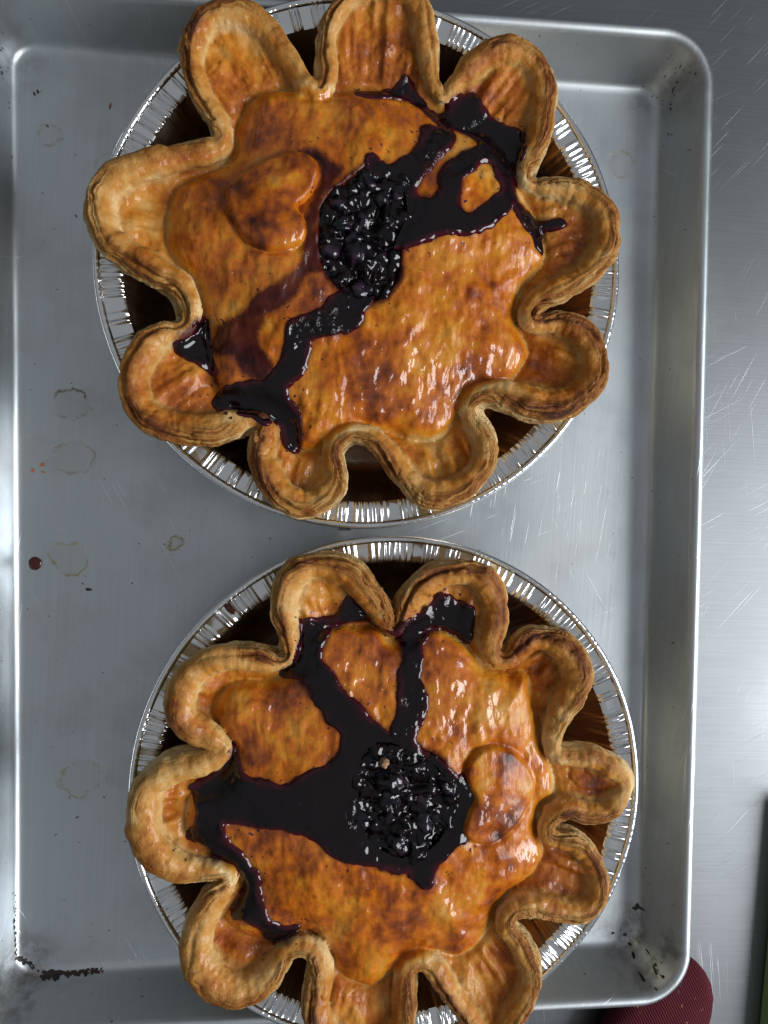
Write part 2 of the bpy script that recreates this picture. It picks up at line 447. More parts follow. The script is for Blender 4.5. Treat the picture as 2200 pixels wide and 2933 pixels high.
# ------------------------------------------------------------------ foil pans
def lathe(prof, n, zf=None, rf=None):
    th = np.arange(n)*2*np.pi/n; rings = []
    for k, (r, z) in enumerate(prof):
        rr = r+(rf(th, k) if rf else 0); zz = z+(zf(th, k) if zf else 0)
        rings.append(np.c_[rr*np.cos(th), rr*np.sin(th), zz*np.ones(n)]*MM)
    return loft(rings)
def foil_pan(c, seed, label):
    root = empty('foil_pie_pan', (c[0]*MM, c[1]*MM, .5*MM), label, 'pie pan', 'foil pie pans on the sheet pan')
    r = np.random.default_rng(seed); n = 2160
    th = np.arange(n)*2*np.pi/n
    # crimps: bunches of narrow radial pleats with flat gaps between
    pl = np.zeros(n); tt = 0.0
    while tt < 2*np.pi-.02:
        k = r.integers(2, 5)
        for q in range(k):
            w = r.uniform(.013, .032); d = (th-tt-w/2)/(w/2)
            pl += r.uniform(.3, 1.5)*np.where(np.abs(d) < 1, np.cos(d*np.pi/2)**2, 0); tt += w
        tt += r.uniform(.005, .05)*(r.random() < .75)
    wav = .6*np.sin(th*3+seed)+.5*np.sin(th*7+2*seed)+.35*np.sin(th*13+3*seed)
    def zflange(t, k): return pl*np.array((.75, 1.1, 1.2, 1.15, .9, .35))[k]*1.15+wav*.5
    flange = [(101.6, 29.2), (102.8, 29.9), (104.8, 30.0), (107.0, 30.1), (108.9, 30.3), (110.2, 30.7)]
    V, F = lathe(flange, n, zflange); mesh_np('flange', V, F, M_foil, root)
    def rbead(t, k): return np.interp(t, th, pl)*-.10
    bead = [(110.2, 30.7), (110.5, 31.5), (111.2, 32.1), (112.1, 32.2), (112.9, 31.7), (113.3, 30.8), (113.1, 29.9), (112.4, 29.3), (111.4, 29.3)]
    V, F = lathe(bead, n, lambda t, k: wav*.5+pl*(.2 if k == 0 else .13), rbead); mesh_np('rolled_rim', V, F, M_foil, root)
    # dish: side wall with wrinkles running down from the crimps, flat bottom
    pb = np.convolve(np.r_[pl[-8:], pl, pl[:8]], np.ones(9)/9, 'same')[8:-8]
    def rwall(t, k): return -pb*(0, .5, 1.0, 1.2, 1.1, .9, .6, .2, 0, 0, 0)[k]*1.1
    dish = [(101.6, 29.2), (101.0, 27.6), (99.5, 24.5), (97.6, 20.5), (95.7, 16.5), (93.5, 12), (91.0, 7), (88.8, 2.6), (87, .7), (83, .1), (2, 0)]
    def zwall(t, k): return (wav*.5+pl*.8625)*(1, .8, .4, .1, 0, 0, 0, 0, 0, 0, 0)[k]
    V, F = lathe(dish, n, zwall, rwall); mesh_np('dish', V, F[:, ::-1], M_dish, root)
    return root

# ------------------------------------------------------------------ pies
DATA = json.loads('''[{"c":[6.0,111.8],"ridge":[[-19.5,66.4,41.5,4.4],[-15.8,74.1,41.5,4.1],[-16.8,81.8,41.5,4.1],[-16.6,89.9,42.1,4.1],[-12.8,98.3,43.0,4.4],[-6.9,104.4,43.6,4.7],[0.2,107.5,43.9,4.7],[8.8,108.1,44.0,4.7],[16.1,106.3,43.9,4.7],[20.2,101.6,43.5,4.4],[22.6,94.0,42.7,4.7],[24.2,86.3,42.0,4.7],[25.4,78.4,41.5,4.1],[27.6,71.1,41.5,3.2],[30.4,67.0,41.5,2.6],[33.5,67.9,41.5,2.6],[37.3,73.4,41.5,4.1],[41.4,78.2,41.8,5.5],[47.5,83.1,42.6,6.1],[53.7,86.0,43.2,6.1],[60.2,86.5,43.6,6.1],[66.5,84.5,43.9,6.1],[71.0,79.5,43.8,6.1],[73.5,72.2,43.4,6.1],[74.1,64.9,42.9,6.1],[72.7,56.7,42.2,5.8],[71.4,50.5,41.7,5.3],[69.0,44.9,41.5,5.3],[67.0,39.1,41.5,4.1],[68.0,34.5,41.5,3.8],[73.4,32.9,41.5,4.4],[81.4,32.6,41.8,5.0],[90.0,31.1,42.5,5.5],[96.4,27.7,43.1,5.8],[100.9,22.5,43.4,6.1],[102.6,15.4,43.4,6.1],[101.6,7.4,43.2,6.1],[96.4,-0.7,42.7,6.1],[88.7,-6.7,41.9,6.1],[80.8,-10.9,41.5,6.1],[74.3,-14.7,41.5,5.8],[70.0,-19.1,41.5,5.0],[69.7,-23.6,41.5,4.1],[74.5,-24.9,41.5,4.1],[81.1,-23.9,41.5,5.3],[87.6,-25.3,42.1,6.1],[93.3,-29.3,42.8,6.4],[97.0,-35.8,43.4,6.4],[98.2,-43.0,43.8,6.4],[96.5,-49.4,43.9,6.4],[92.1,-53.8,43.7,6.4],[84.9,-58.7,43.3,8.2],[76.3,-59.6,42.7,8.5],[67.2,-57.8,41.9,7.9],[59.1,-55.4,41.5,6.7],[51.8,-54.5,41.5,5.5],[46.2,-56.7,41.5,5.0],[44.2,-60.9,41.5,4.7],[45.9,-66.0,41.5,4.7],[49.6,-71.8,41.7,5.0],[51.8,-77.4,42.3,5.3],[51.1,-83.9,42.8,5.5],[47.5,-89.6,43.2,5.8],[41.7,-94.7,43.4,6.1],[34.5,-97.6,43.4,6.1],[27.4,-97.7,43.2,6.1],[20.9,-94.2,42.7,6.1],[15.2,-88.0,41.9,6.1],[10.2,-81.0,41.5,5.8],[5.2,-75.5,41.5,5.5],[-0.4,-72.8,41.5,5.3],[-6.3,-72.9,41.5,5.0],[-11.2,-75.9,41.5,4.7],[-13.3,-81.8,41.5,4.4],[-11.7,-88.7,41.9,4.4],[-12.6,-95.2,42.6,5.3],[-17.7,-100.4,43.2,5.8],[-24.9,-102.6,43.6,6.1],[-32.1,-99.8,43.5,6.4],[-37.9,-94.1,43.1,6.4],[-41.6,-86.2,42.6,6.4],[-42.1,-78.3,41.9,5.8],[-40.7,-71.0,41.5,4.7],[-43.2,-67.4,41.5,3.5],[-48.1,-68.0,41.5,3.8],[-54.8,-70.0,41.9,6.7],[-63.6,-72.8,42.7,7.6],[-73.0,-72.5,43.3,7.3],[-82.3,-70.3,43.8,7.0],[-89.6,-65.6,44.0,6.7],[-93.0,-59.0,44.0,6.7],[-93.3,-52.2,43.7,6.4],[-91.2,-44.6,43.2,6.7],[-86.7,-37.5,42.4,6.7],[-80.7,-33.5,41.7,5.8],[-75.8,-32.6,41.5,4.4],[-72.7,-29.6,41.5,4.1],[-71.4,-26.1,41.5,4.7],[-72.2,-19.9,41.5,5.3],[-76.2,-13.8,41.5,5.8],[-84.3,-9.5,41.5,6.4],[-93.1,-5.3,42.3,6.7],[-101.8,1.2,43.2,6.7],[-105.6,8.2,43.6,6.4],[-106.8,15.4,43.8,6.7],[-104.3,22.9,43.7,6.7],[-98.5,28.7,43.3,6.7],[-90.8,32.7,42.7,6.4],[-82.3,35.4,42.0,6.1],[-73.6,38.1,41.5,5.5],[-66.3,40.1,41.5,5.3],[-60.5,42.7,41.5,4.7],[-58.9,47.5,41.5,4.4],[-61.6,53.5,41.5,4.7],[-65.6,59.1,41.8,4.7],[-69.0,65.9,42.6,5.0],[-70.9,73.5,43.3,5.0],[-70.5,81.1,43.8,5.3],[-66.8,88.6,44.0,5.5],[-60.9,93.0,44.0,5.5],[-52.9,94.3,43.9,5.5],[-45.6,93.0,43.4,5.5],[-39.4,88.5,42.7,5.3],[-34.8,81.9,41.9,5.0],[-29.9,74.9,41.5,4.7],[-25.3,69.1,41.5,4.4]],"crease":[[-19.9,67.1],[-6.5,69.8],[12.8,70.0],[26.6,63.2],[40.6,56.3],[52.6,53.1],[62.9,40.1],[69.2,26.8],[74.4,17.2],[76.7,3.6],[67.8,-8.6],[65.0,-20.5],[70.4,-36.1],[62.5,-50.2],[46.4,-54.5],[39.5,-65.5],[33.6,-73.5],[20.7,-74.8],[8.8,-71.1],[-5.0,-71.3],[-13.7,-77.3],[-26.3,-79.5],[-32.2,-67.0],[-46.6,-62.5],[-60.9,-57.1],[-63.8,-43.8],[-66.7,-26.8],[-68.6,-13.6],[-77.0,-6.4],[-81.7,4.7],[-79.0,23.5],[-74.3,29.4],[-55.7,39.7],[-53.9,52.9],[-44.6,65.6],[-29.5,69.3]],"hole":[[-19.6,15.0],[-16.8,20.6],[-11.3,26.5],[-3.6,32.4],[0.0,35.4],[3.4,34.1],[9.1,33.0],[15.6,31.3],[17.8,23.7],[18.7,15.3],[15.2,6.7],[13.5,1.7],[13.2,-7.4],[10.4,-13.2],[5.5,-18.3],[-0.9,-20.1],[-7.3,-18.0],[-13.0,-13.3],[-17.3,-7.2],[-19.4,-0.3],[-19.9,8.0]],"jam":[[[4.8,35.3],[8.2,35.0],[15.1,38.8],[20.0,43.8],[22.6,50.8],[23.3,54.2],[29.3,54.5],[30.2,56.3],[25.8,60.3],[21.4,64.2],[17.1,66.8],[9.1,66.7],[2.0,66.3],[-4.5,67.3],[-2.3,69.4],[4.8,69.6],[10.5,71.0],[13.4,73.6],[16.2,75.9],[18.4,74.3],[19.9,70.5],[24.3,65.1],[30.2,61.5],[33.8,62.9],[35.2,65.8],[40.3,68.2],[44.7,69.5],[47.7,65.8],[51.4,61.1],[57.4,57.8],[64.8,55.8],[65.5,50.4],[64.3,44.6],[62.6,39.5],[62.0,31.6],[65.4,25.3],[70.0,21.2],[76.0,19.0],[83.5,19.3],[83.9,17.9],[76.1,15.7],[74.9,12.7],[75.2,6.9],[72.9,7.3],[70.9,11.8],[66.3,16.7],[61.7,23.0],[61.3,24.5],[59.2,21.7],[54.3,17.3],[48.7,12.9],[40.2,9.8],[31.7,10.1],[24.0,6.4],[13.6,3.1],[5.6,4.7],[3.3,18.8]],[[-7.1,-14.9],[-11.8,-16.7],[-18.0,-23.1],[-24.8,-26.8],[-30.9,-29.6],[-32.3,-35.9],[-33.6,-42.0],[-37.0,-48.2],[-41.6,-52.5],[-48.5,-53.3],[-54.5,-54.9],[-59.9,-57.0],[-61.6,-60.4],[-60.5,-62.5],[-54.5,-62.4],[-51.8,-65.0],[-46.3,-66.3],[-41.5,-68.9],[-38.1,-68.1],[-34.0,-70.2],[-33.4,-75.6],[-31.2,-79.0],[-27.8,-79.6],[-27.2,-70.8],[-28.6,-63.8],[-32.1,-58.5],[-32.1,-54.3],[-26.6,-48.7],[-24.0,-41.8],[-22.6,-35.6],[-17.9,-33.3],[-12.4,-31.9],[-7.7,-31.3],[-4.1,-29.1],[-2.0,-24.7],[1.5,-18.2],[-1.4,-14.0]],[[-68.1,-28.9],[-65.4,-28.1],[-65.3,-35.5],[-63.4,-42.9],[-61.9,-48.3],[-66.7,-45.6],[-71.9,-43.1],[-76.6,-40.6],[-76.0,-37.2],[-71.4,-35.0],[-69.4,-32.3]],[[-0.5,35.6],[0.3,38.7],[3.8,37.2],[6.7,33.1],[1.0,30.0]]],"isl":[[[35.6,54.0],[40.5,54.0],[44.7,51.1],[46.2,47.8],[42.0,45.4],[36.5,41.7],[31.6,37.4],[29.0,31.9],[29.6,27.8],[26.9,23.6],[21.4,23.3],[18.9,26.6],[21.3,30.8],[26.0,36.5],[30.8,42.2],[35.0,46.5],[36.4,50.6]],[[49.8,41.2],[52.6,39.9],[54.2,34.6],[56.0,29.8],[52.9,26.3],[50.1,23.3],[45.2,19.6],[41.1,17.7],[37.9,20.7],[38.0,27.5],[38.7,32.4],[43.6,36.7],[47.0,40.3]]],"stain":[[[-29.1,39.6],[-21.7,41.3],[-15.1,36.7],[-9.5,33.3],[-14.1,26.6],[-17.8,20.9],[-18.6,8.0],[-18.4,-6.9],[-16.5,-10.5],[-19.4,-8.8],[-24.9,-10.8],[-28.6,-18.4],[-36.0,-24.2],[-41.5,-28.1],[-43.3,-37.4],[-37.6,-46.5],[-40.4,-53.1],[-48.7,-50.5],[-54.3,-43.3],[-60.7,-42.5],[-64.4,-38.0],[-60.7,-30.6],[-50.7,-24.7],[-43.4,-17.1],[-34.2,-11.2],[-26.9,-3.5],[-26.0,3.9],[-26.6,11.3],[-21.5,22.6],[-19.7,30.0],[-21.6,35.5]],[[-76.2,-37.5],[-67.1,-28.9],[-61.6,-49.0],[-57.9,-58.2],[-65.2,-49.1]]],"heart":[[-28.2,16.9],[-25.2,20.0],[-21.9,24.2],[-19.9,30.2],[-21.3,35.5],[-25.4,38.6],[-31.4,39.6],[-38.7,37.5],[-45.9,33.5],[-52.5,29.2],[-57.4,24.4],[-56.7,17.8],[-54.7,11.3],[-51.1,4.9],[-45.7,0.5],[-39.1,-1.2],[-32.4,-0.6],[-27.1,1.9],[-25.1,6.0],[-25.5,11.3]]},{"c":[20.8,-117.6],"ridge":[[-44.8,64.9,41.5,3.8],[-45.8,73.4,41.7,5.0],[-47.3,82.0,42.5,6.4],[-46.9,90.6,43.2,7.0],[-43.5,97.7,43.7,7.3],[-36.6,101.2,43.7,6.4],[-28.2,101.2,43.5,6.4],[-19.7,97.9,43.0,7.0],[-13.9,91.2,42.2,7.3],[-8.8,84.7,41.5,6.4],[-4.7,78.6,41.5,5.3],[-1.6,73.7,41.5,3.2],[0.9,75.9,41.5,2.9],[2.9,80.4,41.5,4.7],[5.7,85.9,41.6,6.1],[9.8,92.7,42.3,6.7],[16.3,96.9,42.8,6.4],[23.4,98.5,43.1,5.5],[31.3,98.5,43.3,5.8],[37.3,94.9,43.2,6.7],[41.2,88.4,42.8,6.7],[42.1,80.3,42.1,6.7],[41.0,72.8,41.5,6.7],[40.4,66.3,41.5,5.8],[43.7,61.4,41.5,4.4],[49.0,61.4,41.5,4.4],[53.3,66.2,41.5,5.8],[59.0,70.4,42.2,6.4],[66.8,69.7,42.7,7.0],[73.2,65.6,42.8,7.6],[77.5,59.0,42.8,7.6],[78.7,52.2,42.5,7.3],[76.0,44.7,41.8,7.0],[72.3,38.0,41.5,6.1],[69.3,30.7,41.5,5.5],[68.2,24.0,41.5,4.7],[70.0,19.4,41.5,4.1],[73.8,17.8,41.5,4.4],[80.3,17.8,41.5,5.3],[87.7,17.1,41.9,5.5],[94.3,13.7,42.6,5.0],[99.6,8.2,43.0,3.5],[100.7,3.9,43.1,3.5],[97.8,-1.8,42.8,5.5],[92.7,-6.5,42.3,5.8],[85.4,-6.9,41.5,5.8],[77.0,-4.7,41.5,5.5],[70.9,-6.9,41.5,5.0],[66.8,-12.0,41.5,4.4],[68.0,-17.3,41.5,4.1],[72.7,-18.9,41.5,4.4],[79.5,-20.5,41.5,5.5],[85.6,-25.2,41.9,5.8],[89.4,-32.5,42.5,5.5],[90.8,-40.6,43.0,5.5],[87.9,-47.2,43.0,5.8],[81.3,-50.3,42.6,5.8],[73.2,-49.6,41.8,5.8],[65.0,-47.9,41.5,5.8],[57.3,-47.1,41.5,5.8],[51.8,-49.2,41.5,5.5],[49.3,-53.6,41.5,5.0],[51.5,-58.8,41.5,5.3],[56.9,-65.5,41.7,5.5],[60.6,-72.7,42.5,5.8],[61.3,-79.8,43.1,5.5],[58.2,-87.0,43.6,5.5],[53.7,-93.2,43.9,5.8],[50.1,-99.2,44.0,5.8],[42.4,-103.4,44.0,5.8],[37.0,-99.4,43.7,5.8],[33.0,-94.2,43.1,5.8],[27.2,-87.0,42.1,5.8],[22.0,-79.2,41.5,6.1],[18.2,-73.3,41.5,5.8],[13.4,-70.2,41.5,5.3],[8.1,-71.2,41.5,5.3],[5.3,-76.9,41.5,5.0],[5.1,-84.0,41.5,5.5],[5.1,-91.0,42.1,5.8],[4.2,-97.4,42.8,6.1],[-0.3,-104.4,43.6,6.4],[-9.4,-107.4,43.9,6.4],[-18.4,-105.4,43.8,6.4],[-25.9,-99.9,43.4,6.4],[-31.1,-93.1,42.9,6.7],[-32.8,-86.7,42.3,7.0],[-32.1,-79.8,41.6,7.0],[-30.7,-71.8,41.5,6.7],[-32.3,-65.1,41.5,6.1],[-36.6,-61.6,41.5,5.5],[-41.5,-61.5,41.5,5.0],[-46.2,-64.0,41.5,5.0],[-49.3,-69.5,41.5,6.1],[-54.2,-74.8,42.3,7.0],[-61.1,-77.4,42.9,7.6],[-68.8,-76.7,43.4,8.5],[-75.9,-72.6,43.6,8.8],[-80.7,-66.0,43.5,8.5],[-82.9,-58.1,43.2,7.6],[-81.6,-50.6,42.6,7.6],[-78.2,-43.2,41.9,7.3],[-74.1,-36.3,41.5,7.0],[-70.2,-31.1,41.5,5.0],[-69.1,-28.1,41.5,3.8],[-73.5,-27.1,41.5,4.7],[-81.8,-26.7,41.6,5.5],[-90.0,-24.3,42.3,6.7],[-97.5,-19.0,43.0,7.9],[-102.2,-11.6,43.3,7.9],[-104.2,-3.7,43.5,7.6],[-104.2,4.0,43.5,7.6],[-101.6,10.9,43.2,7.3],[-95.6,15.5,42.7,7.0],[-88.2,17.9,42.0,6.7],[-80.7,19.3,41.5,6.1],[-74.4,21.5,41.5,4.7],[-71.6,24.5,41.5,3.5],[-75.2,28.8,41.5,5.0],[-81.3,32.5,41.8,6.7],[-87.5,36.6,42.5,7.0],[-90.1,43.1,43.0,6.7],[-88.1,50.8,43.2,6.7],[-83.4,57.8,43.1,6.7],[-76.6,61.8,42.8,6.7],[-69.1,63.1,42.4,6.4],[-61.5,62.9,41.8,6.4],[-54.5,61.3,41.5,5.5],[-49.7,60.5,41.5,4.1],[-46.5,61.4,41.5,3.2]],"crease":[[-69.8,50.7],[-77.0,38.9],[-71.1,28.4],[-69.2,20.7],[-75.4,8.6],[-86.2,2.0],[-85.7,-14.4],[-73.2,-24.6],[-64.9,-33.0],[-64.9,-40.3],[-70.7,-51.7],[-54.5,-60.9],[-40.8,-56.7],[-33.1,-58.5],[-25.6,-67.8],[-21.9,-76.1],[-11.7,-81.7],[-6.4,-81.4],[1.6,-75.0],[7.4,-69.3],[18.6,-67.5],[27.6,-71.7],[37.2,-66.8],[43.9,-56.7],[45.9,-49.2],[51.9,-42.6],[58.6,-38.3],[67.4,-26.6],[63.5,-15.2],[65.5,-4.0],[71.5,0.8],[69.4,13.3],[64.8,22.7],[61.3,41.3],[57.6,54.5],[48.6,54.6],[39.2,58.5],[29.9,67.7],[19.1,73.1],[8.5,71.6],[-1.3,68.7],[-9.6,74.8],[-26.0,74.8],[-39.3,72.7],[-43.6,60.8],[-52.3,52.7]],"hole":[[-17.0,23.4],[-12.9,29.0],[-7.3,31.7],[1.1,30.1],[8.3,26.4],[16.9,21.3],[22.7,15.4],[25.7,8.2],[26.2,-0.5],[24.5,-7.6],[21.0,-14.7],[15.3,-20.2],[7.5,-22.1],[0.4,-22.6],[-8.1,-18.7],[-13.8,-12.8],[-16.7,-5.6],[-18.6,3.0],[-19.0,13.6]],"jam":[[[-39.2,77.0],[-40.5,70.0],[-41.8,63.0],[-46.6,56.7],[-48.0,54.6],[-40.4,54.5],[-36.1,51.0],[-34.0,46.0],[-30.5,41.0],[-28.3,36.7],[-23.4,33.0],[-23.3,25.9],[-27.4,19.6],[-33.7,16.9],[-40.0,14.2],[-44.2,10.7],[-49.0,10.1],[-53.2,11.7],[-58.7,11.8],[-63.6,13.3],[-65.7,16.9],[-67.1,22.6],[-68.4,24.0],[-69.8,18.4],[-73.2,12.9],[-78.6,10.9],[-83.4,8.2],[-86.1,6.7],[-84.1,3.1],[-82.0,-1.9],[-82.7,-6.8],[-85.4,-10.9],[-86.4,-14.4],[-83.3,-15.9],[-78.5,-17.5],[-75.8,-21.2],[-68.9,-22.8],[-65.4,-25.1],[-63.7,-29.4],[-62.9,-34.4],[-64.0,-38.7],[-67.4,-44.2],[-68.1,-47.8],[-63.2,-47.6],[-58.3,-49.6],[-54.8,-53.4],[-54.1,-57.7],[-52.0,-60.0],[-47.8,-58.7],[-43.6,-56.1],[-40.8,-52.6],[-46.5,-52.0],[-50.7,-50.0],[-54.2,-44.8],[-57.0,-38.2],[-57.8,-29.6],[-60.6,-25.3],[-63.4,-20.9],[-68.2,-16.5],[-71.7,-12.1],[-72.4,-6.4],[-71.7,-4.3],[-64.8,-5.2],[-57.9,-6.1],[-47.5,-6.5],[-43.3,-8.0],[-37.0,-9.6],[-30.6,-13.4],[-27.1,-17.1],[-22.1,-20.2],[-15.7,-21.1],[-8.6,-22.8],[-4.2,-24.4],[-1.4,-26.0],[-4.9,-23.7],[0.9,-26.4],[5.2,-26.2],[7.4,-29.2],[11.8,-33.0],[14.7,-32.4],[15.4,-28.0],[18.2,-23.0],[22.5,-19.5],[26.8,-15.3],[29.7,-15.0],[29.3,-11.0],[31.0,-5.2],[33.8,1.3],[32.3,5.7],[29.3,10.8],[27.8,13.1],[25.6,12.4],[22.7,15.4],[17.6,19.8],[11.0,22.8],[8.8,25.2],[7.0,30.3],[8.7,34.6],[12.2,43.9],[10.7,49.6],[9.1,55.4],[9.8,62.5],[10.4,68.2],[13.9,72.5],[18.9,74.2],[24.7,72.4],[29.1,69.5],[32.0,68.0],[32.2,76.7],[31.7,83.1],[26.7,84.6],[20.9,88.1],[18.0,88.1],[15.2,84.6],[11.6,81.0],[6.0,78.2],[1.7,75.4],[-1.1,72.6],[-7.6,74.7],[-11.5,77.2],[-13.3,79.7],[-18.3,84.7],[-21.1,86.1],[-24.6,79.8],[-29.4,78.0],[-34.3,77.7]]],"isl":[[[-32.1,64.1],[-30.1,70.3],[-28.1,74.5],[-23.9,75.6],[-16.9,76.9],[-12.0,77.2],[-7.8,75.8],[-3.5,73.7],[0.0,70.1],[1.6,67.3],[3.1,61.6],[0.7,56.0],[0.4,48.9],[0.5,41.8],[-1.5,36.1],[-3.6,31.9],[-5.2,33.3],[-11.6,38.4],[-15.1,43.4],[-20.8,47.8],[-24.3,52.0],[-27.9,57.7],[-31.4,61.2]]],"stain":[[[-5.9,-22.1],[0.6,-24.5],[7.7,-27.7],[12.1,-34.3],[16.4,-29.4],[17.7,-23.0],[24.8,-16.7],[17.6,-17.9],[5.5,-23.3]],[[-41.7,52.5],[-37.6,53.9],[-31.9,44.0],[-34.7,45.4]]],"heart":[[32.7,3.4],[29.9,-3.0],[28.2,-8.7],[29.4,-13.0],[33.8,-16.1],[41.0,-17.0],[47.5,-14.4],[53.9,-8.0],[58.9,-1.0],[60.9,6.2],[59.4,12.0],[54.9,18.6],[49.7,23.0],[43.1,25.3],[36.7,24.8],[31.7,21.3],[28.9,14.9],[30.1,9.9]]}]''')
LO, HI, H = -124.0, 124.0, 0.75
def pie(d, seed, label, heart_label, berry_n):
    c = d['c']
    root = empty('blueberry_pie', (c[0]*MM, c[1]*MM, .5*MM), label, 'pie', 'blueberry pies on the sheet pan')
    xs = np.arange(LO, HI+H/2, H); n = len(xs)
    X, Y = np.meshgrid(xs, xs, indexing='ij')
    # the fluted ridge: centre line, height and thickness
    R = spline(np.array(d['ridge']), 1.0)
    arc = np.r_[0, np.cumsum(np.linalg.norm(np.diff(R[:, :2], axis=0), axis=1))]
    Rz = R[:, 2]+1.3*vnoise(arc/34, seed*3.3)+.5*vnoise(arc/11, seed*1.3)
    Rr = R[:, 3]*(1.0+.09*vnoise(arc/16, seed*7.7)+.05*vnoise(arc/6, seed*2.2))
    dR, iR = nearest(X, Y, R)
    ins = inside(X, Y, R)
    sd2 = np.where(ins, -dR, dR)
    zc = Rz[iR]; rr = Rr[iR]
    zc = blur(zc, 2)
    rr = rr*(.94 if seed == 1 else .89)+.5*fbm(X/8, Y/8, seed+70)
    a2 = arc[iR]; g2 = sstep(-.35, .15, vnoise(a2/38, seed+71)); off2 = 1.7+.9*vnoise(a2/15, seed+72); r2 = (3.2+1.6*g2)*(1+.12*vnoise(a2/7, seed+73))
    dc = -sdist(X, Y, d['crease'])           # >0 on the lid
    dc = dc+.8*fbm(X/9, Y/9, seed)
    dh = sdist(X, Y, d['hole'])+.5*fbm(X/4, Y/4, seed+4)
    dS = np.minimum(np.minimum.reduce([sdist(X, Y, s) for s in d['stain']]), dh-2.2)
    dJ = np.minimum.reduce([sdist(X, Y, s) for s in d['jam']])
    for p_ in d['isl']: dJ = np.maximum(dJ, -sdist(X, Y, p_))
    dS = np.minimum(dS, dJ-.9)
    lid = 38.0+4.2*(1-np.exp(-np.maximum(dc, 0)/4.5))+10.5*(1-np.exp(-np.maximum(dc, 0)/34))
    th2 = np.arctan2(Y, X); rd = np.hypot(X, Y)
    wr = fbm(th2*19, rd/42, seed+2, 3); wr = wr*1.5+.8*np.abs(fbm(th2*31, rd/30, seed+14, 2))
    petal = 37.6+.20*np.maximum(-dc, 0)+(1.15*wr+.9*fbm(X/12, Y/12, seed+2))*sstep(1, 7, -dc)
    Ht = np.where(dc > 0, lid, petal)-1.7*np.exp(-(dc/1.5)**2)
    Ht = Ht+1.5*fbm(X/38, Y/38, seed+1)*sstep(0, 15, dc)+.55*fbm(X/7, Y/11, seed+6)+.75*fbm(X/16, Y/22, seed+16)*sstep(0, 8, dc)+.5*sstep(.35, .8, fbm(X/5, Y/6, seed+17, 2))*sstep(1, 6, dc)
    dHt = sdist(X, Y, d['heart']); Ht = Ht-.9*np.exp(-((dHt-.6)/1.1)**2)
    Hlid = Ht.copy()
    Ht = Ht-8.5*sstep(.6, -1.6, dh)
    # volume
    zs = np.arange(6.0, 60.0, H)
    S = np.empty((n, n, len(zs)), np.float32)
    rad = np.hypot(X, Y)
    for k, z in enumerate(zs):
        tube = np.sqrt(dR**2+((z-zc)*np.where(z < zc, .86, 1.0))**2)-rr
        top = (z-Ht)*.85
        lip = np.sqrt((sd2-off2)**2+((z-zc+5.4)*.9)**2)-r2
        tube = np.minimum(tube, lip)
        side = sd2-rr*.55+np.maximum(zc-2-z, 0)*.42
        cone = rad-(87.0+(z-1)*.50)*1.0
        if z > 28.5: cone = np.full_like(rad, -50.0)
        body = np.maximum(np.maximum(top, side), cone)
        kk = .7
        hh = np.clip(.5+.5*(body-tube)/kk, 0, 1)
        S[:, :, k] = body*(1-hh)+tube*hh-kk*hh*(1-hh)
    V, F = surface_nets(S)
    V = laplace(V, F, 2)
    fx, fy = V[:, 0], V[:, 1]
    P = np.c_[LO+V[:, 0]*H, LO+V[:, 1]*H, 6.0+V[:, 2]*H]
    # top height of the crust per column
    neg = S < 0; kt = neg.shape[2]-1-neg[:, :, ::-1].argmax(2)
    kt1 = np.clip(kt+1, 0, len(zs)-1); I, J = np.indices(kt.shape)
    s0 = S[I, J, kt]; s1 = S[I, J, kt1]
    Hc = np.where(neg.any(2), 6.0+(kt+np.clip(s0/(s0-s1+1e-6), 0, 1))*H, 6.0)
    keep = P[F][:, :, 2].mean(1) > 9.0
    F = F[keep]
    # surface detail as real displacement
    N = vnormals(P, F)
    q = {k: bilinear(a, fx, fy) for k, a in dict(dc=dc, sd=sd2, dh=dh, st=dS, rr=rr, zc=zc).items()}
    _, iv = nearest(P[:, 0], P[:, 1], R)
    s_arc = arc[iv]; zz = P[:, 2]-Rz[iv]; rv = Rr[iv]
    phi = np.arctan2(zz, q['sd'])
    rope = sstep(1.35, 1.0, np.hypot(q['sd'], zz)/rv)
    outer = sstep(1.85, 1.30, phi)*sstep(-1.2, .4, q['sd']+1.2)
    wander = 1.6*vnoise(s_arc/17, seed)+.7*vnoise(s_arc/5, seed+2)
    lay = vnoise((phi*rv-np.minimum(zz+rv, 0)*0+wander)/.95, s_arc/26, seed*1.0)
    lay2 = np.abs(vnoise((P[:, 2]+wander)/1.25, s_arc/40, seed+3))
    gate = .15+.85*sstep(-.35, .05, vnoise(s_arc/30, seed+8)+.35*sstep(20, -60, P[:, 1]))
    disp = -outer*gate*(.6*sstep(.25, -.5, lay)+.9*sstep(.22, .0, lay2))
    fold = sstep(.30, .0, np.abs(phi-1.15-.25*vnoise(s_arc/12, seed+5)))*sstep(.0, .35, vnoise(s_arc/30, seed+11))
    disp -= 1.2*fold*rope
    crack = sstep(.10, .0, np.abs(fbm(P[:, 0]/9, P[:, 1]/9, P[:, 2]/9+seed, 2)))*sstep(.1, .5, fbm(P[:, 0]/20+9, P[:, 1]/20, P[:, 2]/20))
    disp += (1-sstep(0, 3, q['dc']))*rope*(.26*vnoise(s_arc/1.9, phi*rv/7, seed+80)+.22*vnoise(s_arc/4.2, phi*rv/9, seed+81))
    disp -= .6*crack*(1-sstep(0, 3, q['dc']))
    disp += .34*fbm(P[:, 0]/3.6, P[:, 1]/3.6, P[:, 2]/3.6, 3)*(.45+.55*(1-sstep(0, 3, q['dc'])))
    disp += .22*fbm(P[:, 0]/2.0, P[:, 1]/4.4, P[:, 2]/3)*sstep(0, 6, q['dc'])
    P = P+N*disp[:, None]
    # how far each bit is baked (pigment), how much egg wash it has
    lidm = sstep(-.5, 5.0, q['dc'])
